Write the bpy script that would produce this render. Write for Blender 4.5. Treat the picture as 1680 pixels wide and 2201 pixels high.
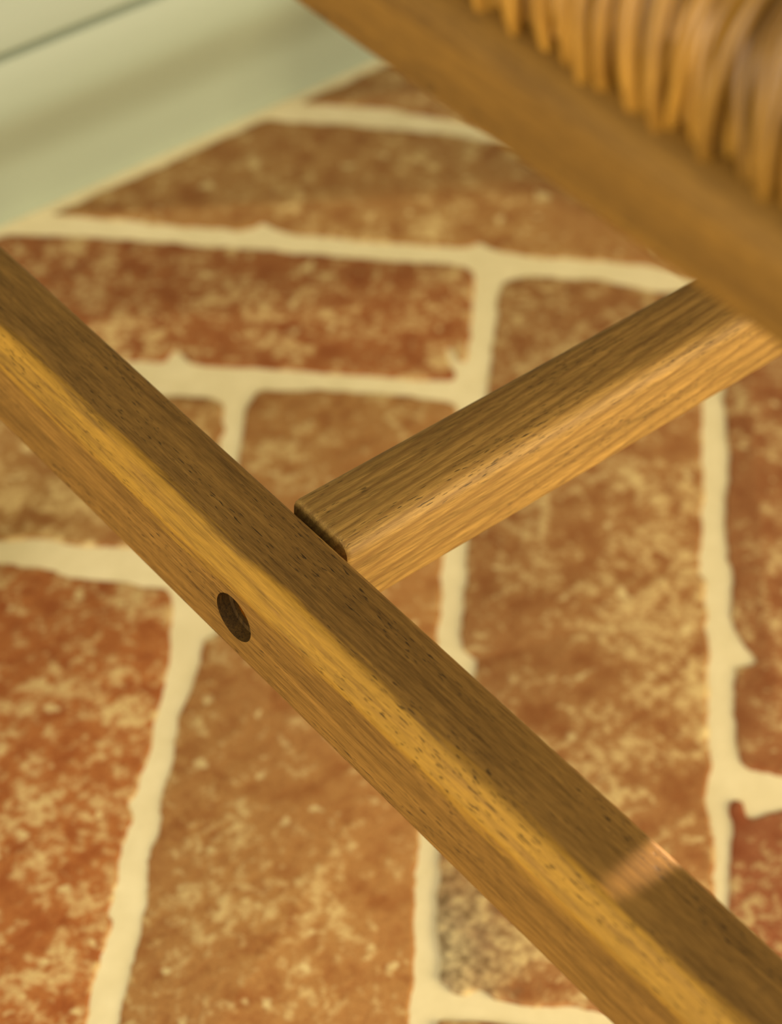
import bpy, bmesh, math, random
from mathutils import Vector, Matrix, noise

# ------------------------------------------------------------------ clean
for o in list(bpy.data.objects):
    bpy.data.objects.remove(o)
scene = bpy.context.scene
C = scene.collection
random.seed(7)

# ------------------------------------------------------------------ camera
RIGHT, UP, LOOK = Vector([0.765923, -0.641852, 0.037246]), Vector([0.437823, 0.563125, 0.700858]), Vector([0.470822, 0.520496, -0.712328])
CAM = Vector((0.0, 0.0, 0.70))
cam_data = bpy.data.cameras.new('camera')
cam_data.sensor_fit = 'HORIZONTAL'
cam_data.sensor_width = 36.0
cam_data.lens = 4720.0 / 1680.0 * 36.0
cam_data.clip_start = 0.01
cam = bpy.data.objects.new('camera', cam_data)
C.objects.link(cam)
m = Matrix.Identity(4)
for i in range(3):
    m[i][0], m[i][1], m[i][2], m[i][3] = RIGHT[i], UP[i], -LOOK[i], CAM[i]
cam.matrix_world = m
cam_data.dof.use_dof = True
cam_data.dof.focus_distance = 0.629
cam_data.dof.aperture_fstop = 12.0
scene.camera = cam

# ------------------------------------------------------------------ world and lights
world = bpy.data.worlds.new('world')
scene.world = world
world.use_nodes = True
bg = world.node_tree.nodes['Background']
bg.inputs[0].default_value = (1.0, 0.94, 0.77, 1)
bg.inputs[1].default_value = 0.80


def area(name, loc, target, size, size_y, power, color):
    l = bpy.data.lights.new(name, 'AREA')
    l.shape = 'RECTANGLE'
    l.size, l.size_y = size, size_y
    l.energy = power
    l.color = color
    o = bpy.data.objects.new(name, l)
    C.objects.link(o)
    o.location = loc
    o.rotation_euler = (Vector(target) - Vector(loc)).to_track_quat('-Z', 'Y').to_euler()
    return o


# assumed window light from chair's left, added low warm fill from its near end
area('assumed_window_light', (-1.8, 0.0, 0.95), (0.3, 0.4, 0.1), 1.2, 1.1, 37, (1.0, 0.94, 0.78))  # area light for a window assumed there, none modelled
area('added_low_fill', (0.98, -0.66, 0.34), (0.46, 0.33, 0.22), 0.75, 0.40, 28, (1.0, 0.86, 0.53))  # fill added to brighten the near side of the cross stretcher
# added spot lamp standing in for a thin shaft of sun under the seat
sp = bpy.data.lights.new('added_sun_spot', 'SPOT')
sp.energy = 120
sp.color = (1.0, 0.72, 0.45)
sp.spot_size = math.radians(1.0)
sp.spot_blend = 0.9
sp.shadow_soft_size = 0.002
spo = bpy.data.objects.new('added_sun_spot', sp)
C.objects.link(spo)
SH_T = Vector((0.2755, 0.1965, 0.2460))
SH_D = Vector((math.cos(math.radians(13)), 0.0, math.sin(math.radians(13))))
spo.location = SH_T + SH_D * 0.68
spo.rotation_euler = (-SH_D).to_track_quat('-Z', 'Y').to_euler()

vs = scene.view_settings
vs.view_transform = 'Standard'
vs.look = 'None'
vs.gamma = 1.0
vs.use_curve_mapping = False
vs.exposure = 0.0

# ------------------------------------------------------------------ helpers
def tag(o, label=None, cat=None, group=None, kind=None):
    if label: o['label'] = label
    if cat: o['category'] = cat
    if group: o['group'] = group
    if kind: o['kind'] = kind
    return o


def empty(name, loc):
    o = bpy.data.objects.new(name, None)
    C.objects.link(o)
    o.location = loc
    o.empty_display_size = 0.05
    return o


def obj(name, verts, faces, mat, parent=None, origin=(0, 0, 0), smooth=None):
    """world-space verts; the object's origin is put at `origin`"""
    org = Vector(origin)
    me = bpy.data.meshes.new(name)
    me.from_pydata([Vector(v) - org for v in verts], [], faces)
    bm = bmesh.new(); bm.from_mesh(me)
    bmesh.ops.recalc_face_normals(bm, faces=bm.faces)
    bm.to_mesh(me); bm.free()
    me.materials.append(mat)
    if smooth is not None:
        me.shade_smooth()
        me.set_sharp_from_angle(angle=math.radians(smooth))
    o = bpy.data.objects.new(name, me)
    C.objects.link(o)
    if parent is not None:
        o.parent = parent
        o.location = org - parent.location
    else:
        o.location = org
    return o


def rounded_poly(pts, radii, seg=6):
    """2D polygon with every corner rounded by its own radius"""
    out = []
    n = len(pts)
    for i in range(n):
        p0, p, p1 = Vector(pts[i - 1]), Vector(pts[i]), Vector(pts[(i + 1) % n])
        a, b = (p0 - p).normalized(), (p1 - p).normalized()
        r = radii[i]
        if r <= 0:
            out.append(tuple(p)); continue
        ang = a.angle(b)
        d = r / math.tan(ang / 2)
        s, e = p + a * d, p + b * d
        cen = p + (a + b).normalized() * (r / math.sin(ang / 2))
        v0, v1 = s - cen, e - cen
        tot = v0.angle(v1)
        sgn = 1 if (v0.x * v1.y - v0.y * v1.x) > 0 else -1
        for k in range(seg + 1):
            t = sgn * tot * k / seg
            out.append((cen.x + v0.x * math.cos(t) - v0.y * math.sin(t),
                        cen.y + v0.x * math.sin(t) + v0.y * math.cos(t)))
    return out


def sweep(rings):
    """close a list of equal-length vertex rings into a capped solid"""
    n = len(rings[0])
    verts = [v for r in rings for v in r]
    faces = []
    for j in range(len(rings) - 1):
        for i in range(n):
            k = (i + 1) % n
            faces.append((j * n + i, j * n + k, (j + 1) * n + k, (j + 1) * n + i))
    faces.append(tuple(range(n)))
    faces.append(tuple((len(rings) - 1) * n + i for i in range(n)))
    return verts, faces


def catmull(P, sub):
    P = [Vector(p) for p in P]
    out = []
    for i in range(len(P) - 1):
        a, b, c, d = P[max(i - 1, 0)], P[i], P[i + 1], P[min(i + 2, len(P) - 1)]
        for k in range(sub):
            t = k / sub
            out.append(0.5 * ((2 * b) + (c - a) * t + (2 * a - 5 * b + 4 * c - d) * t * t + (3 * b - a - 3 * c + d) * t ** 3))
    out.append(P[-1])
    return out


def tube(path, r, seg=8):
    rings = []
    prev = None
    for i, p in enumerate(path):
        t = (path[min(i + 1, len(path) - 1)] - path[max(i - 1, 0)]).normalized()
        u = Vector((0, 1, 0)) if abs(t.y) < 0.9 else Vector((1, 0, 0))
        u = (u - t * u.dot(t)).normalized()
        w = t.cross(u)
        rr = r(i) if callable(r) else r
        rings.append([p + (u * math.cos(2 * math.pi * k / seg) + w * math.sin(2 * math.pi * k / seg)) * rr for k in range(seg)])
    return sweep(rings)


# ------------------------------------------------------------------ materials
class NT:
    def __init__(self, name):
        self.mat = bpy.data.materials.new(name)
        self.mat.use_nodes = True
        self.nt = self.mat.node_tree
        self.b = self.nt.nodes['Principled BSDF']

    def n(self, typ, **kw):
        nd = self.nt.nodes.new(typ)
        for k, v in kw.items():
            if k.startswith('_'):
                setattr(nd, k[1:], v)
            else:
                nd.inputs[k.replace('~', ' ')].default_value = v
        return nd

    def l(self, a, b):
        self.nt.links.new(a, b)

    def coords(self, scale=(1, 1, 1), rot=(0, 0, 0), loc=(0, 0, 0), src='Object'):
        tc = self.n('ShaderNodeTexCoord')
        mp = self.n('ShaderNodeMapping')
        mp.inputs['Scale'].default_value = scale
        mp.inputs['Rotation'].default_value = rot
        mp.inputs['Location'].default_value = loc
        self.l(tc.outputs[src], mp.inputs['Vector'])
        return mp.outputs[0]

    def noise(self, vec, scale=1.0, detail=4, rough=0.5, dist=0.0):
        nd = self.n('ShaderNodeTexNoise')
        nd.inputs['Scale'].default_value = scale
        nd.inputs['Detail'].default_value = detail
        nd.inputs['Roughness'].default_value = rough
        nd.inputs['Distortion'].default_value = dist
        self.l(vec, nd.inputs['Vector'])
        return nd.outputs[0]

    def ramp(self, fac, stops):
        nd = self.n('ShaderNodeValToRGB')
        cr = nd.color_ramp
        while len(cr.elements) < len(stops):
            cr.elements.new(0.5)
        for e, (p, c) in zip(cr.elements, stops):
            e.position = p
            e.color = (c, c, c, 1) if isinstance(c, (int, float)) else (*c, 1)
        self.l(fac, nd.inputs[0])
        return nd.outputs[0]

    def mix(self, fac, a, b, mode='MIX'):
        nd = self.n('ShaderNodeMix', _data_type='RGBA', _blend_type=mode)
        for sock, v in ((nd.inputs[0], fac), (nd.inputs[6], a), (nd.inputs[7], b)):
            if isinstance(v, (int, float)):
                sock.default_value = v
            elif isinstance(v, tuple):
                sock.default_value = (*v, 1)
            else:
                self.l(v, sock)
        return nd.outputs[2]

    def math(self, op, a, b=0.0, clamp=False):
        nd = self.n('ShaderNodeMath', _operation=op, _use_clamp=clamp)
        for sock, v in ((nd.inputs[0], a), (nd.inputs[1], b)):
            if isinstance(v, (int, float)):
                sock.default_value = v
            else:
                self.l(v, sock)
        return nd.outputs[0]

    def bump(self, height, strength=0.3, dist=0.001):
        nd = self.n('ShaderNodeBump')
        nd.inputs['Strength'].default_value = strength
        nd.inputs['Distance'].default_value = dist
        self.l(height, nd.inputs['Height'])
        self.l(nd.outputs[0], self.b.inputs['Normal'])

    def done(self, color, rough=0.6, spec=0.3):
        if isinstance(color, tuple):
            self.b.inputs['Base Color'].default_value = (*color, 1)
        else:
            self.l(color, self.b.inputs['Base Color'])
        if isinstance(rough, (int, float)):
            self.b.inputs['Roughness'].default_value = rough
        else:
            self.l(rough, self.b.inputs['Roughness'])
        self.b.inputs['Specular IOR Level'].default_value = spec
        return self.mat


def axis_scale(axis, along, across):
    s = [across, across, across]
    s['xyz'.index(axis)] = along
    return tuple(s)


def wood(name, axis, dark, light, gold=None, ring=None, ring_rot=(0, 0, 0), rings=None, skew=(0, 0, 0), lit_x=-0.235):
    """oiled open-pored timber; grain runs along `axis` (object space, metres)"""
    t = NT(name)
    broad = t.noise(t.coords(axis_scale(axis, 9, 150), skew), 1, 5, 0.6, 0.6)
    fib = t.noise(t.coords(axis_scale(axis, 150, 3000), skew), 1, 3, 0.6)
    fib2 = t.noise(t.coords(axis_scale(axis, 42, 1050), skew), 1, 3, 0.6)
    k = t.math('ADD', t.math('MULTIPLY', broad, 0.36), t.math('ADD', t.math('MULTIPLY', fib, 0.34), t.math('MULTIPLY', fib2, 0.30)))
    col = t.ramp(k, [(0.36, dark), (0.50, tuple((a + b) / 2 for a, b in zip(dark, light))), (0.63, light)])
    pmask = None
    if gold is not None:
        # a paler stripe of growth rings running along one arris of the member
        sep = t.n('ShaderNodeSeparateXYZ')
        t.l(t.coords(), sep.inputs[0])
        r = t.math('SUBTRACT', t.math('MULTIPLY', sep.outputs[2], 0.55), t.math('MULTIPLY', sep.outputs[0], 0.83))
        wob = t.noise(t.coords(axis_scale(axis, 26, 480)), 1, 4, 0.65, 0.4)
        r = t.math('ADD', t.math('SUBTRACT', r, ring), t.math('MULTIPLY', t.math('SUBTRACT', wob, 0.5), 0.010))
        # light on the outer face painted in: a tone lighter than the top
        sx = t.math('SUBTRACT', lit_x, sep.outputs[0])
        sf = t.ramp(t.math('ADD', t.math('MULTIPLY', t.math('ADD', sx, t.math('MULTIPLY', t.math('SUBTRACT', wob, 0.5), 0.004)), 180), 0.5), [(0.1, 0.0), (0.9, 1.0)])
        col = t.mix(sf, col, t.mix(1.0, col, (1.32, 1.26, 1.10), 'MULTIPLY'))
        g = t.ramp(t.math('ADD', t.math('MULTIPLY', r, 150), 0.5), [(0.30, 0.0), (0.70, 1.0)])
        g2 = t.ramp(k, [(0.38, tuple(c * 0.55 for c in gold)), (0.60, gold)])
        col = t.mix(g, col, g2)
        pmask = g
    if rings is not None:
        period, rise, rdark, amount = rings       # growth rings rising slowly along the member
        sp_ = t.n('ShaderNodeSeparateXYZ')
        t.l(t.coords(), sp_.inputs[0])
        s_ = t.math('ADD', t.math('SUBTRACT', sp_.outputs[2], t.math('MULTIPLY', sp_.outputs[0], rise)), t.math('MULTIPLY', sp_.outputs[1], 1.6))
        wob = t.noise(t.coords(axis_scale(axis, 14, 70)), 1, 3, 0.55)
        s_ = t.math('ADD', s_, t.math('MULTIPLY', wob, 0.008))
        fr = t.math('FRACT', t.math('DIVIDE', s_, period))
        lines = t.ramp(fr, [(0.0, 0.0), (0.45, 0.12), (0.84, 1.0), (1.0, 0.0)])
        col = t.mix(t.math('MULTIPLY', lines, amount), col, rdark)
    # open pores: short dark dashes
    pn = t.noise(t.coords(axis_scale(axis, 260, 2300), skew), 1, 1, 0.4)
    pores = t.ramp(pn, [(0.63, 0.0), (0.70, 1.0)])
    where = t.ramp(t.noise(t.coords(axis_scale(axis, 14, 130), loc=(3, 1, 2)), 1, 2), [(0.42, 0.0), (0.60, 0.9)])
    pf = t.math('MULTIPLY', pores, where)
    col = t.mix(pf, col, tuple(c * 0.35 for c in dark))
    t.bump(t.math('SUBTRACT', t.math('MULTIPLY', fib, 0.5), pf), 0.35, 0.0004)
    return t.done(col, t.ramp(k, [(0.3, 0.68), (0.7, 0.55)]), 0.22)


def make_brick_mat(name='terracotta_brick', stain=None):
    t = NT(name)
    oi = t.n('ShaderNodeObjectInfo')
    base = oi.outputs['Color']
    amt = oi.outputs['Alpha']
    tc = t.n('ShaderNodeTexCoord')
    off = t.n('ShaderNodeVectorMath', _operation='ADD')
    t.l(tc.outputs['Object'], off.inputs[0])
    sc = t.n('ShaderNodeVectorMath', _operation='SCALE')
    t.l(oi.outputs['Location'], sc.inputs[0]); sc.inputs['Scale'].default_value = 7.3
    t.l(sc.outputs[0], off.inputs[1])
    v = off.outputs[0]
    big = t.noise(v, 20, 3, 0.55)
    mid = t.noise(v, 62, 4, 0.6)
    fine = t.noise(v, 185, 5, 0.64)
    grit = t.noise(v, 800, 3, 0.6)
    c1 = t.mix(t.ramp(big, [(0.36, 0.0), (0.66, 0.6)]), base, t.mix(1.0, base, (1.15, 1.28, 1.3), 'MULTIPLY'))
    c1 = t.mix(t.ramp(mid, [(0.34, 0.8), (0.50, 0.0)]), c1, t.mix(1.0, base, (0.72, 0.52, 0.38), 'MULTIPLY'))
    # lime bloom left on the face: fine cream specks gathered in clouds
    bl = t.math('ADD', t.math('MULTIPLY', fine, 0.62), t.math('ADD', t.math('MULTIPLY', mid, 0.50), t.math('MULTIPLY', big, 0.34)))
    bl = t.math('ADD', bl, t.math('MULTIPLY', t.math('SUBTRACT', amt, 0.5), 0.20))
    bloom = t.ramp(bl, [(0.735, 0.0), (0.80, 0.45), (0.88, 0.88)])
    spots = t.ramp(t.noise(v, 88, 2, 0.45), [(0.66, 0.0), (0.72, 0.8)])
    col = t.mix(bloom, c1, (0.64, 0.46, 0.20))
    col = t.mix(spots, col, (0.68, 0.52, 0.24))
    col = t.mix(t.ramp(grit, [(0.38, 0.45), (0.52, 0.0)]), col, t.mix(1.0, col, (0.62, 0.5, 0.4), 'MULTIPLY'))
    if stain is not None:
        d_ = t.n('ShaderNodeVectorMath', _operation='DISTANCE')
        t.l(t.coords((1, 1, 0)), d_.inputs[0]); d_.inputs[1].default_value = (stain[0], stain[1], 0)
        m_ = t.math('ADD', t.math('MULTIPLY', d_.outputs['Value'], 16.0), t.math('MULTIPLY', t.math('SUBTRACT', fine, 0.5), 1.3))
        col = t.mix(t.ramp(m_, [(0.25, 0.85), (0.75, 0.0)]), col, t.mix(t.ramp(fine, [(0.4, 0.0), (0.6, 1.0)]), (0.17, 0.115, 0.05), (0.52, 0.42, 0.23)))
    t.bump(t.math('ADD', t.math('MULTIPLY', mid, 1.0), t.math('MULTIPLY', fine, 0.5)), 0.45, 0.0016)
    return t.done(col, 0.75, 0.25)


def make_mortar():
    t = NT('lime_mortar')
    a = t.noise(t.coords(), 60, 4, 0.6)
    b = t.noise(t.coords(), 700, 4, 0.7)
    col = t.mix(t.ramp(a, [(0.3, 0.0), (0.7, 1.0)]), (0.70, 0.585, 0.34), (0.79, 0.67, 0.41))
    t.bump(t.math('ADD', a, t.math('MULTIPLY', b, 0.3)), 0.3, 0.001)
    return t.done(col, 0.85, 0.2)


def make_paint(name, colr, rough=0.4):
    t = NT(name)
    a = t.noise(t.coords((4, 60, 60)), 1, 3, 0.5)
    col = t.mix(t.ramp(a, [(0.3, 0.0), (0.7, 1.0)]), tuple(c * 0.96 for c in colr), colr)
    return t.done(col, rough, 0.4)


def make_cord():
    t = NT('paper_cord')
    t.b.inputs['Coat Weight'].default_value = 0.0
    oi = t.n('ShaderNodeObjectInfo')
    a = t.noise(t.coords((60, 400, 60)), 1, 3, 0.6)
    c1 = t.ramp(a, [(0.3, (0.26, 0.115, 0.012)), (0.7, (0.52, 0.26, 0.036))])
    v = t.ramp(oi.outputs['Random'], [(0.0, 0.58), (1.0, 1.10)])
    col = t.mix(1.0, c1, v, 'MULTIPLY')
    return t.done(col, 0.38, 0.5)


def make_brass():
    t = NT('brass')
    t.b.inputs['Metallic'].default_value = 1.0
    a = t.noise(t.coords(), 300, 3)
    return t.done(t.mix(a, (0.75, 0.50, 0.16), (0.9, 0.66, 0.26)), 0.18, 0.5)


BRICK, MORTAR = make_brick_mat(), make_mortar()
PAINT = make_paint('painted_skirting', (0.315, 0.35, 0.262))
WALLP = make_paint('wall_paint', (0.38, 0.42, 0.32), 0.7)
CORD, BRASS = make_cord(), make_brass()
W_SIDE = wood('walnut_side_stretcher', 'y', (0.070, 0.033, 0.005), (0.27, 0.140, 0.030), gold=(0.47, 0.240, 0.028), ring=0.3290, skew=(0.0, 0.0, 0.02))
W_CROSS = wood('walnut_cross_stretcher', 'x', (0.11, 0.058, 0.012), (0.43, 0.245, 0.060), rings=(0.0062, 0.17, (0.17, 0.085, 0.02), 0.75))
W_RAIL = wood('walnut_rail', 'y', (0.12, 0.055, 0.008), (0.27, 0.13, 0.018))
W_RAILX = wood('walnut_rail_cross', 'x', (0.12, 0.055, 0.008), (0.27, 0.13, 0.018))
W_LEG = wood('walnut_leg', 'z', (0.13, 0.07, 0.017), (0.34, 0.18, 0.045))

W_BORE = wood('walnut_end_grain_shaded', 'z', (0.02, 0.009, 0.002), (0.13, 0.064, 0.012))  # dark end grain, with the shade inside the hole put into its colour

# ------------------------------------------------------------------ floor
Y_WALL = 0.790
floor = obj('floor', *sweep([[(-2.2, -2.0, z), (3.0, -2.0, z), (3.0, 0.80, z), (-2.2, 0.80, z)] for z in (-0.05, -0.0012)]), MORTAR)
tag(floor, 'cream lime mortar bed of the brick floor', None, None, 'structure')

TRACED = [
    ((0.33, 0.17, 0.055), 0.45, [(0.6120,0.8009), (0.6217,0.7865), (0.6359,0.7737), (0.6616,0.7489), (0.6749,0.7292), (0.6877,0.7131), (0.7384,0.6599), (0.7736,0.6238), (0.8508,0.5550), (0.8575,0.5516), (0.9263,0.6195), (0.9235,0.6251), (0.7373,0.8140), (0.6292,0.9205), (0.5813,0.8715)]),
    ((0.34, 0.165, 0.05), 0.38, [(0.5529,0.8316), (0.5938,0.7896), (0.6231,0.7617), (0.6503,0.7353), (0.6677,0.7169), (0.6836,0.6970), (0.7281,0.6492), (0.7624,0.6129), (0.7486,0.5951), (0.7201,0.5673), (0.6956,0.5457), (0.6872,0.5507), (0.6789,0.5673), (0.6576,0.5878), (0.6444,0.5997), (0.6258,0.6196), (0.6234,0.6265), (0.6235,0.6331), (0.6171,0.6323), (0.6122,0.6346), (0.5866,0.6593), (0.5663,0.6795), (0.5482,0.6986), (0.5455,0.7048), (0.5450,0.7120), (0.5386,0.7102), (0.5323,0.7130), (0.5033,0.7413), (0.4783,0.7675), (0.4612,0.7843), (0.4274,0.8187), (0.4800,0.9027)]),
    ((0.3, 0.105, 0.028), 0.52, [(0.3171,0.9072), (0.4192,0.8057), (0.4356,0.7837), (0.4449,0.7766), (0.4693,0.7543), (0.4953,0.7302), (0.5241,0.7021), (0.5377,0.6890), (0.5578,0.6690), (0.5777,0.6487), (0.5949,0.6327), (0.6059,0.6221), (0.6053,0.6160), (0.5909,0.6005), (0.5785,0.5878), (0.5633,0.5733), (0.5563,0.5668), (0.5546,0.5706), (0.5576,0.5785), (0.5565,0.5820), (0.5517,0.5758), (0.5477,0.5662), (0.5456,0.5607), (0.5418,0.5611), (0.5207,0.5807), (0.4982,0.6022), (0.4820,0.6176), (0.4657,0.6326), (0.4525,0.6445), (0.4504,0.6491), (0.4525,0.6576), (0.4495,0.6599), (0.4438,0.6558), (0.4407,0.6565), (0.4280,0.6671), (0.4005,0.6933), (0.3687,0.7250), (0.2384,0.8484)]),
    ((0.33, 0.148, 0.046), 0.54, [(0.6109,0.6020), (0.6168,0.6008), (0.6255,0.5965), (0.6518,0.5732), (0.6653,0.5536), (0.6841,0.5361), (0.6811,0.5293), (0.6522,0.5007), (0.6232,0.4728), (0.5849,0.4354), (0.5695,0.4212), (0.5536,0.4063), (0.5504,0.4017), (0.5473,0.4016), (0.5438,0.3944), (0.5290,0.3783), (0.5067,0.3560), (0.4869,0.3365), (0.4731,0.3228), (0.4639,0.3152), (0.4568,0.3104), (0.4549,0.3046), (0.4428,0.2913), (0.4281,0.2765), (0.4095,0.2579), (0.3924,0.2407), (0.3849,0.2430), (0.3565,0.2690), (0.3526,0.2736), (0.3416,0.2844), (0.3316,0.2951), (0.3319,0.2992), (0.3305,0.3028), (0.3248,0.3029), (0.3215,0.3057), (0.3217,0.3111), (0.3219,0.3156), (0.3270,0.3185), (0.3290,0.3226), (0.3315,0.3280), (0.3381,0.3359), (0.3446,0.3429), (0.3508,0.3490), (0.3555,0.3535), (0.3660,0.3635), (0.3900,0.3854), (0.4129,0.4073), (0.4275,0.4166), (0.4315,0.4167), (0.4367,0.4234), (0.4337,0.4280), (0.4352,0.4334), (0.4437,0.4418), (0.4532,0.4514), (0.4725,0.4713), (0.4964,0.4929), (0.5365,0.5317), (0.5504,0.5454), (0.5696,0.5642), (0.5848,0.5785), (0.6025,0.5962)]),
    ((0.32, 0.128, 0.042), 0.46, [(0.7664,0.5959), (0.7905,0.5711), (0.8364,0.5312), (0.7815,0.4732), (0.6850,0.3771), (0.6037,0.2962), (0.5490,0.2434), (0.5332,0.2573), (0.5020,0.2895), (0.4919,0.3005), (0.4883,0.3048), (0.4845,0.3103), (0.4837,0.3139), (0.4871,0.3203), (0.4936,0.3281), (0.5000,0.3356), (0.5110,0.3461), (0.5195,0.3531), (0.5277,0.3480), (0.5293,0.3513), (0.5300,0.3574), (0.5335,0.3663), (0.5385,0.3744), (0.5480,0.3824), (0.5555,0.3888), (0.5621,0.3979), (0.5716,0.4085), (0.5892,0.4245), (0.6050,0.4391), (0.6202,0.4549), (0.6335,0.4690), (0.6749,0.5095), (0.7286,0.5609)]),
    ((0.33, 0.11, 0.04), 0.5, [(0.4639,0.3033), (0.4668,0.3045), (0.4690,0.3040), (0.4694,0.3013), (0.4671,0.2979), (0.4647,0.2948), (0.4685,0.2918), (0.4737,0.2912), (0.4791,0.2886), (0.4957,0.2738), (0.5473,0.2213), (0.7666,0.0076), (0.6964,-0.0651), (0.4935,0.1355), (0.4064,0.2165), (0.3911,0.2313), (0.3990,0.2405), (0.4287,0.2692), (0.4441,0.2846), (0.4513,0.2902), (0.4556,0.2925), (0.4596,0.2966), (0.4615,0.3000)]),
    ((0.3, 0.1, 0.03), 0.5, [(0.3081,0.3019), (0.3102,0.3017), (0.3172,0.2956), (0.3240,0.2892), (0.3351,0.2773), (0.3509,0.2619), (0.3891,0.2235), (0.4837,0.1282), (0.6079,0.0069), (0.5372,-0.0652), (0.4031,0.0678), (0.3025,0.1842), (0.2491,0.2359), (0.2824,0.2733)]),
    ((0.37, 0.17, 0.05), 0.42, [(0.4620,0.6114), (0.4664,0.6117), (0.4910,0.5932), (0.5021,0.5826), (0.5133,0.5719), (0.5223,0.5621), (0.5319,0.5514), (0.5328,0.5467), (0.5290,0.5414), (0.5181,0.5299), (0.5007,0.5122), (0.4835,0.4955), (0.4629,0.4752), (0.4530,0.4653), (0.4436,0.4554), (0.4278,0.4392), (0.4104,0.4220), (0.3827,0.3942), (0.3563,0.3670), (0.3505,0.3617), (0.3453,0.3561), (0.3375,0.3472), (0.3277,0.3362), (0.3208,0.3286), (0.3138,0.3213), (0.3028,0.3099), (0.2676,0.2737), (0.2325,0.2429), (0.2288,0.2421), (0.1845,0.2863), (0.1578,0.3129), (0.1604,0.3181), (0.1905,0.3494), (0.2172,0.3734), (0.2317,0.3868), (0.2377,0.3923), (0.2432,0.3970), (0.2507,0.4055), (0.2538,0.4084), (0.2559,0.4080), (0.2564,0.4117), (0.2606,0.4165), (0.2663,0.4229), (0.2715,0.4286), (0.2762,0.4318), (0.2805,0.4356), (0.2884,0.4451), (0.2932,0.4501), (0.2983,0.4534), (0.3029,0.4572), (0.3105,0.4664), (0.3170,0.4735), (0.3221,0.4772), (0.3272,0.4810), (0.3350,0.4877), (0.3430,0.4943), (0.3494,0.5007), (0.3532,0.5033), (0.3588,0.5009), (0.3699,0.5131), (0.3882,0.5335), (0.4149,0.5637), (0.4297,0.5807), (0.4432,0.5957), (0.4522,0.6047)]),
    ((0.36, 0.122, 0.03), 0.6, [(0.2965,0.6078), (0.3094,0.5928), (0.3177,0.5836), (0.3231,0.5773), (0.3287,0.5677), (0.3356,0.5602), (0.3429,0.5531), (0.3507,0.5435), (0.3565,0.5379), (0.3578,0.5335), (0.3536,0.5258), (0.3437,0.5134), (0.3353,0.5035), (0.3286,0.4959), (0.3230,0.4907), (0.3176,0.4855), (0.3089,0.4768), (0.3019,0.4701), (0.2974,0.4661), (0.2928,0.4622), (0.2864,0.4555), (0.2823,0.4528), (0.2794,0.4528), (0.2768,0.4529), (0.2772,0.4497), (0.2763,0.4460), (0.2693,0.4401), (0.2635,0.4349), (0.2580,0.4296), (0.2521,0.4233), (0.2469,0.4165), (0.2421,0.4145), (0.2424,0.4108), (0.2371,0.4071), (0.2313,0.4026), (0.2245,0.3964), (0.2189,0.3907), (0.2140,0.3859), (0.2087,0.3802), (0.1825,0.3535), (0.1253,0.2970), (0.0712,0.2434), (0.0675,0.2439), (-0.0006,0.3120), (-0.0014,0.3156), (0.0623,0.3783), (0.1653,0.4815), (0.2944,0.6101)]),
    ((0.33, 0.165, 0.05), 0.55, [(0.1493,0.9210), (0.3598,0.7108), (0.4053,0.6613), (0.4271,0.6376), (0.4362,0.6297), (0.4427,0.6239), (0.4462,0.6195), (0.4464,0.6149), (0.4424,0.6083), (0.4345,0.5985), (0.4267,0.5908), (0.4120,0.5772), (0.3947,0.5609), (0.3804,0.5484), (0.3752,0.5465), (0.3651,0.5568), (0.3589,0.5655), (0.3522,0.5701), (0.3452,0.5777), (0.3396,0.5838), (0.3343,0.5904), (0.3292,0.5955), (0.3222,0.5995), (0.3164,0.6037), (0.2948,0.6259), (0.0772,0.8489)]),
]



def clip(poly, ymax):
    out = []
    for i in range(len(poly)):
        a, b = poly[i - 1], poly[i]
        ina, inb = a[1] <= ymax, b[1] <= ymax
        if ina != inb:
            t = (ymax - a[1]) / (b[1] - a[1])
            out.append((a[0] + (b[0] - a[0]) * t, ymax))
        if inb:
            out.append(b)
    return out


def resample(poly, step):
    out = []
    for i in range(len(poly)):
        a, b = Vector(poly[i - 1]), Vector(poly[i])
        n = max(1, int((b - a).length / step))
        for k in range(n):
            out.append(a + (b - a) * (k / n))
    return out


def smooth_ring(P, it):
    for _ in range(it):
        n = len(P)
        P = [P[i] * 0.5 + (P[i - 1] + P[(i + 1) % n]) * 0.25 for i in range(n)]
    return P


def make_brick(poly, colour, amount, step, sm, rough, seed):
    P = smooth_ring(resample(poly, step), sm)
    n = len(P)
    Q = []
    for i, p in enumerate(P):
        t = (P[(i + 1) % n] - P[i - 1])
        if t.length < 1e-9:
            t = Vector((1, 0))
        nn = Vector((t.y, -t.x)).normalized()
        d = noise.noise((p.x * 95, p.y * 95, seed * 3.1)) * rough + noise.noise((p.x * 330, p.y * 330, seed)) * rough * 0.6
        Q.append(p + nn * d)
    area2 = sum(Q[i - 1].x * Q[i].y - Q[i].x * Q[i - 1].y for i in range(n))
    sg = 1 if area2 > 0 else -1
    cx = sum(p.x for p in Q) / n; cy = sum(p.y for p in Q) / n
    dz = random.uniform(-0.0004, 0.0003)
    tx, ty = random.uniform(-0.002, 0.002), random.uniform(-0.002, 0.002)
    def ring(inset, z):
        out = []
        for i, p in enumerate(Q):
            t = (Q[(i + 1) % n] - Q[i - 1])
            nn = Vector((t.y, -t.x)).normalized() * sg if t.length > 1e-9 else Vector((0, 0))
            q = p - nn * inset
            out.append((q.x, q.y, z + (dz + tx * (p.x - cx) + ty * (p.y - cy) if z > -0.01 else 0)))
        return out
    v, f = sweep([ring(0, -0.018), ring(0, -0.0012), ring(0.0007, -0.0003), ring(0.0018, 0.0)])
    b = obj('brick', v, f, BRICK, floor, (cx, cy, 0), smooth=50)
    b.color = (*colour, amount)
    return b


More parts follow.
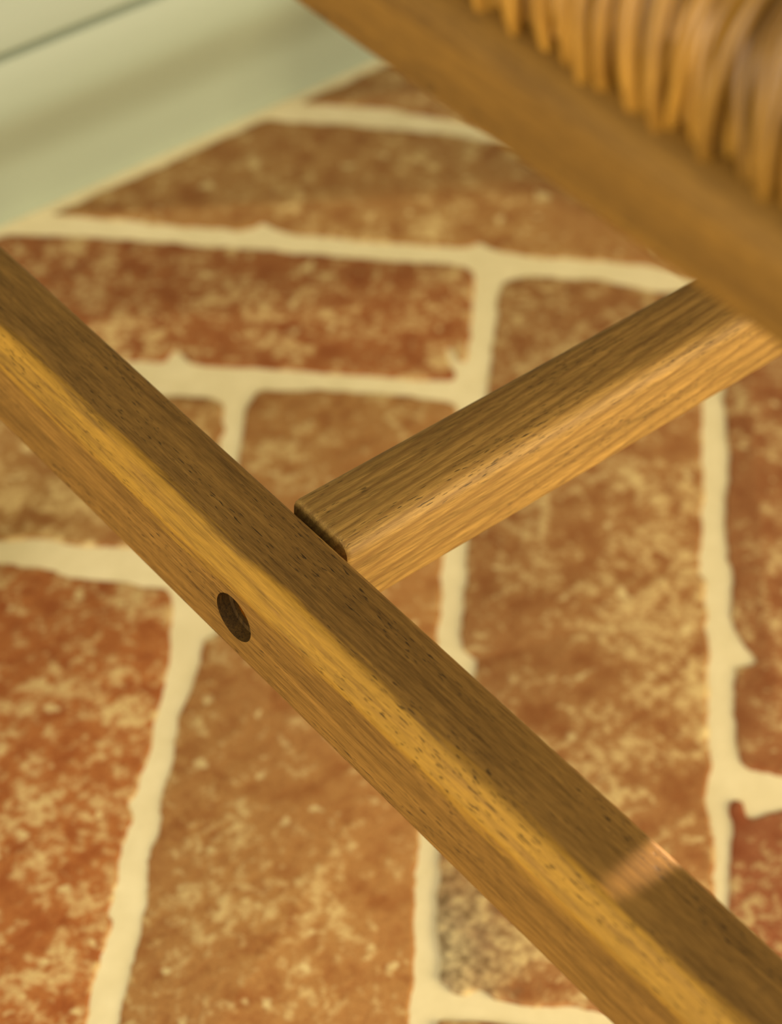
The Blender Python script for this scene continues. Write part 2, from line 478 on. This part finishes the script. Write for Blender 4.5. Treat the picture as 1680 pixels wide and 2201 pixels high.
for k, (colour, amount, poly) in enumerate(TRACED):
    poly = clip(poly, Y_WALL - 0.007)
    if len(poly) > 2:
        b = make_brick(poly, colour, amount, 0.0022, 1, 0.0014, k + 1)
        if k == 3:                             # one brick carries a grey lime stain near its near corner
            b.data.materials[0] = make_brick_mat('terracotta_brick_stained', (0.3200 - b.location.x, 0.3330 - b.location.y))

# the rest of the herringbone, laid on from the bricks above
BW, BL, OX, OY = 0.11290, 0.43534, -0.00311, 0.87556
GAP = 0.0055
ca, sa = math.cos(-math.pi / 4), math.sin(-math.pi / 4)
SKIP = {('V', 0, 0), ('V', -1, 0), ('V', -2, 0), ('V', 1, 0), ('H', 0, 0), ('H', 1, 0), ('H', 2, 0), ('H', -1, 0), ('H', 0, 1), ('H', 1, 1)}
seed = 40
for s in range(-6, 7):
    for i in range(-26, 27):
        for kind in 'VH':
            if (kind, i, s) in SKIP:
                continue
            u0, v0 = OX + i * BW + s * BL, OY + i * BW - s * BL
            if kind == 'V':
                r = (u0, u0 + BW, v0 - BL, v0)
            else:
                r = (u0 - BL, u0, v0 - BW, v0)
            a, b, c, d = r[0] + GAP, r[1] - GAP, r[2] + GAP, r[3] - GAP
            j = lambda: random.uniform(-0.0022, 0.0022)
            quad = [(a + j(), c + j()), (b + j(), c + j()), (b + j(), d + j()), (a + j(), d + j())]
            quad = [(u * ca - v * sa, u * sa + v * ca) for u, v in quad]
            mx = sum(p[0] for p in quad) / 4; my = sum(p[1] for p in quad) / 4
            if not (-1.0 < mx < 1.9 and -0.95 < my):
                continue
            quad = clip(quad, Y_WALL - 0.007)
            if len(quad) < 3:
                continue
            seed += 1
            g = random.random()
            colour = (0.29 + 0.08 * g, 0.105 + 0.06 * g, 0.034 + 0.018 * g)
            make_brick(quad, colour, random.uniform(0.38, 0.68), 0.011, 1, 0.0016, seed)

# ------------------------------------------------------------------ wall and skirting
wx0, wx1 = -1.1, 2.2
wall = obj('wall_back', *sweep([[(x, 0.797, -0.02), (x, 0.90, -0.02), (x, 0.90, 1.3), (x, 0.797, 1.3)] for x in (wx0, wx1)]), WALLP)
tag(wall, 'pale painted wall rising behind the skirting board', None, None, 'structure')
prof = [(0.797, -0.001), (0.790, -0.001), (0.7897, 0.012), (0.7893, 0.027)]
N = 20
for k in range(1, N + 1):                      # swelling torus that overhangs the plain plinth
    t = k / N
    out = 0.0190 * (0.5 - 0.5 * math.cos(math.pi * min(1, t / 0.72)))
    back = 0.0065 * max(0, (t - 0.60) / 0.40) ** 1.6
    prof.append((0.7893 - out + back, 0.027 + 0.076 * t))
prof += [(0.7795, 0.1042), (0.7815, 0.1050), (0.7815, 0.1060), (0.7785, 0.1068), (0.7775, 0.1085), (0.7875, 0.150), (0.7905, 0.153), (0.797, 0.153)]
base = obj('baseboard_back', *sweep([[(x, y, z) for y, z in prof] for x in (wx0, wx1)]), PAINT, smooth=35)
tag(base, 'pale green-white moulded skirting board at the foot of the wall', None, None, 'structure')

# ------------------------------------------------------------------ chair
CH = Vector((0.49, 0.30, 0.0))
chair = empty('wooden_chair', CH)
tag(chair, 'oiled brown wooden chair with woven cord seat and stretchers over the brick floor', 'chair')

XF, XI = 0.2505, 0.2785           # outer and inner faces of the side stretcher
Z0, Z1 = 0.2075, 0.2460
Y0, Y1 = 0.045, 0.578             # leg centres


def side_section(mirror=False):
    pts = [(XF, Z0), (XF, 0.2386), (0.2553, Z1), (XI, Z1), (XI, Z0)]
    sec = rounded_poly(pts, [0.004, 0.0016, 0.0040, 0.0024, 0.004], 5)
    if mirror:
        sec = [(2 * CH.x - x, z) for x, z in sec]
    return sec


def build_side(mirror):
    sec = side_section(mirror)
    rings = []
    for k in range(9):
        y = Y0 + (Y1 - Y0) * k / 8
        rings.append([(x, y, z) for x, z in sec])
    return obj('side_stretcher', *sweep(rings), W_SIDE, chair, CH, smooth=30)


HY, HZ = 0.3421, 0.2252           # bolt hole


def disc_ring(x, r, n=40):
    return [(x, HY + r * math.cos(2 * math.pi * k / n), HZ + r * math.sin(2 * math.pi * k / n)) for k in range(n)]


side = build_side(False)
cut = obj('hole_cutter', *sweep([disc_ring(XF - 0.004, 0.0081), disc_ring(XF + 0.0044, 0.0081), disc_ring(XF + 0.00441, 0.0062), disc_ring(XF + 0.016, 0.0062)]), W_BORE, chair, CH)
bo = side.modifiers.new('hole', 'BOOLEAN')
bo.operation = 'DIFFERENCE'; bo.solver = 'EXACT'; bo.object = cut; bo.material_mode = 'TRANSFER'
bpy.context.view_layer.update()
dg = bpy.context.evaluated_depsgraph_get()
new_me = bpy.data.meshes.new_from_object(side.evaluated_get(dg))
side.modifiers.clear()
side.data = new_me
new_me.name = 'side_stretcher'
bpy.data.objects.remove(cut)
side['label'] = 'chamfered stretcher with a round bolt hole in its outer face'
# brass bolt head at the bottom of the counterbore, with hex socket
hexr = lambda x, r: [(x, HY + r * math.cos(math.pi / 20 * (k)) , HZ + r * math.sin(math.pi / 20 * k)) for k in range(40)]
v, f = sweep([hexr(XF + 0.0160, 0.0058), hexr(XF + 0.0054, 0.0058), hexr(XF + 0.0046, 0.0052), hexr(XF + 0.0046, 0.0038), hexr(XF + 0.0090, 0.0038)])
bolt = obj('bolt', v, f, BRASS, side, (XF, HY, HZ), smooth=35)
bolt.location = Vector((XF, HY, HZ)) - CH
bolt['label'] = 'brass bolt head deep in the hole'
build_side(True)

# cross stretcher
CY0, CY1, CZ0, CZ1 = 0.3283, 0.3540, 0.2150, 0.2462
XE = 0.2815
csec = rounded_poly([(CY0, CZ0), (CY0, CZ1), (CY1, CZ1), (CY1, CZ0)], [0.0045, 0.0062, 0.0035, 0.0045], 7)
xe2 = 2 * CH.x - XE
rings = []
cyc, czc = (CY0 + CY1) / 2, (CZ0 + CZ1) / 2
for x, sc in [(XE, 0.965), (XE + 0.0006, 0.99), (XE + 0.0016, 1.0)] + [(XE + 0.0016 + (xe2 - XE - 0.0032) * k / 10, 1.0) for k in range(1, 10)] + [(xe2 - 0.0016, 1.0), (xe2 - 0.0006, 0.99), (xe2, 0.965)]:
    rings.append([(x, cyc + (y - cyc) * sc, czc + (z - czc) * sc) for y, z in csec])
cross = obj('cross_stretcher', *sweep(rings), W_CROSS, chair, CH, smooth=30)
for xa, xb in ((XI - 0.001, XE + 0.004), (xe2 - 0.004, 2 * CH.x - XI + 0.001)):
    v, f = sweep([[(x, cyc + 0.006 * math.cos(2 * math.pi * k / 20), 0.2255 + 0.006 * math.sin(2 * math.pi * k / 20)) for k in range(20)] for x in (xa, xb)])
    dw = obj('dowel', v, f, W_CROSS, cross, CH, smooth=40)
    dw.location = (0, 0, 0)

# legs: tapered, softly rounded square
for lx in (0.2655, 2 * CH.x - 0.2655):
    for ly in (Y0 - 0.012, Y1 + 0.012):
        rings = []
        for z, hw in ((0.0, 0.0125), (0.004, 0.0145), (0.19, 0.0180), (0.30, 0.0185), (0.470, 0.0165), (0.476, 0.0140)):
            rings.append([(lx + x, ly + y, z) for x, y in rounded_poly([(-hw, -hw), (hw, -hw), (hw, hw), (-hw, hw)], [0.006] * 4, 4)])
        obj('leg', *sweep(rings), W_LEG, chair, CH, smooth=35)

# seat rails
RX0, RX1, RZ0, RZ1 = 0.2533, 0.2655, 0.4400, 0.4640
rsec = rounded_poly([(RX0, RZ0), (RX0, RZ1), (RX1, RZ1), (RX1, RZ0)], [0.0028, 0.0085, 0.003, 0.003], 7)
for mir in (False, True):
    rings = []
    for k in range(13):
        y = Y0 + (Y1 - Y0) * k / 12
        rings.append([((2 * CH.x - x) if mir else x, y, z) for x, z in rsec])
    obj('seat_rail', *sweep(rings), W_RAIL, chair, CH, smooth=30)
for yy in (Y0, Y1):
    sg = 1 if yy == Y0 else -1
    sec = rounded_poly([(yy - sg * 0.012, RZ0), (yy - sg * 0.012, RZ1), (yy + sg * 0.008, RZ1), (yy + sg * 0.008, RZ0)], [0.003, 0.006, 0.003, 0.003], 5)
    rings = [[(x, y, z) for y, z in sec] for x in (0.2655 + 0.0, 0.49, 2 * CH.x - 0.2655)]
    obj('seat_rail', *sweep(rings), W_RAILX, chair, CH, smooth=30)

# woven seat: one cord after another over the roll of the seat edge
for layer in (0, 1):                           # loose outer cords over a tight inner layer
    ys = Y0 + 0.014
    while ys < Y1 - 0.012:
        t1, t2 = random.gauss(-0.0025, 0.0028), random.gauss(0.0055, 0.0030)
        ins = random.uniform(-0.0018, 0.0012) + 0.0036 * layer
        sag = -0.010 * math.sin(math.pi * (ys - Y0) / (Y1 - Y0))
        half = [(0.2725 + ins, t1, 0.446), (0.2640 + ins, t1 * 0.9, 0.4560), (0.2600 + ins, t1 * 0.4, 0.4670), (0.2608 + ins, t2 * 0.3, 0.4815),
                (0.2670 + ins, t2 * 0.7, 0.4940 - ins), (0.2800 + ins, t2, 0.5025 - ins), (0.315, t2 * 0.6, 0.5060 - ins), (0.40, 0, 0.5020 + sag * 0.7), (0.49, 0, 0.500 + sag)]
        other = [(2 * CH.x - x, y, z) for x, y, z in reversed(half[:-1])]
        path = catmull([(x, ys + y, z) for x, y, z in half + other], 5)
        rad = random.uniform(0.0012, 0.0020)
        v, f = tube(path, rad, 8)
        obj('cord', v, f, CORD, chair, CH, smooth=80)
        ys += 2 * rad * (random.uniform(0.95, 1.9) if layer == 0 else random.uniform(0.8, 1.0))
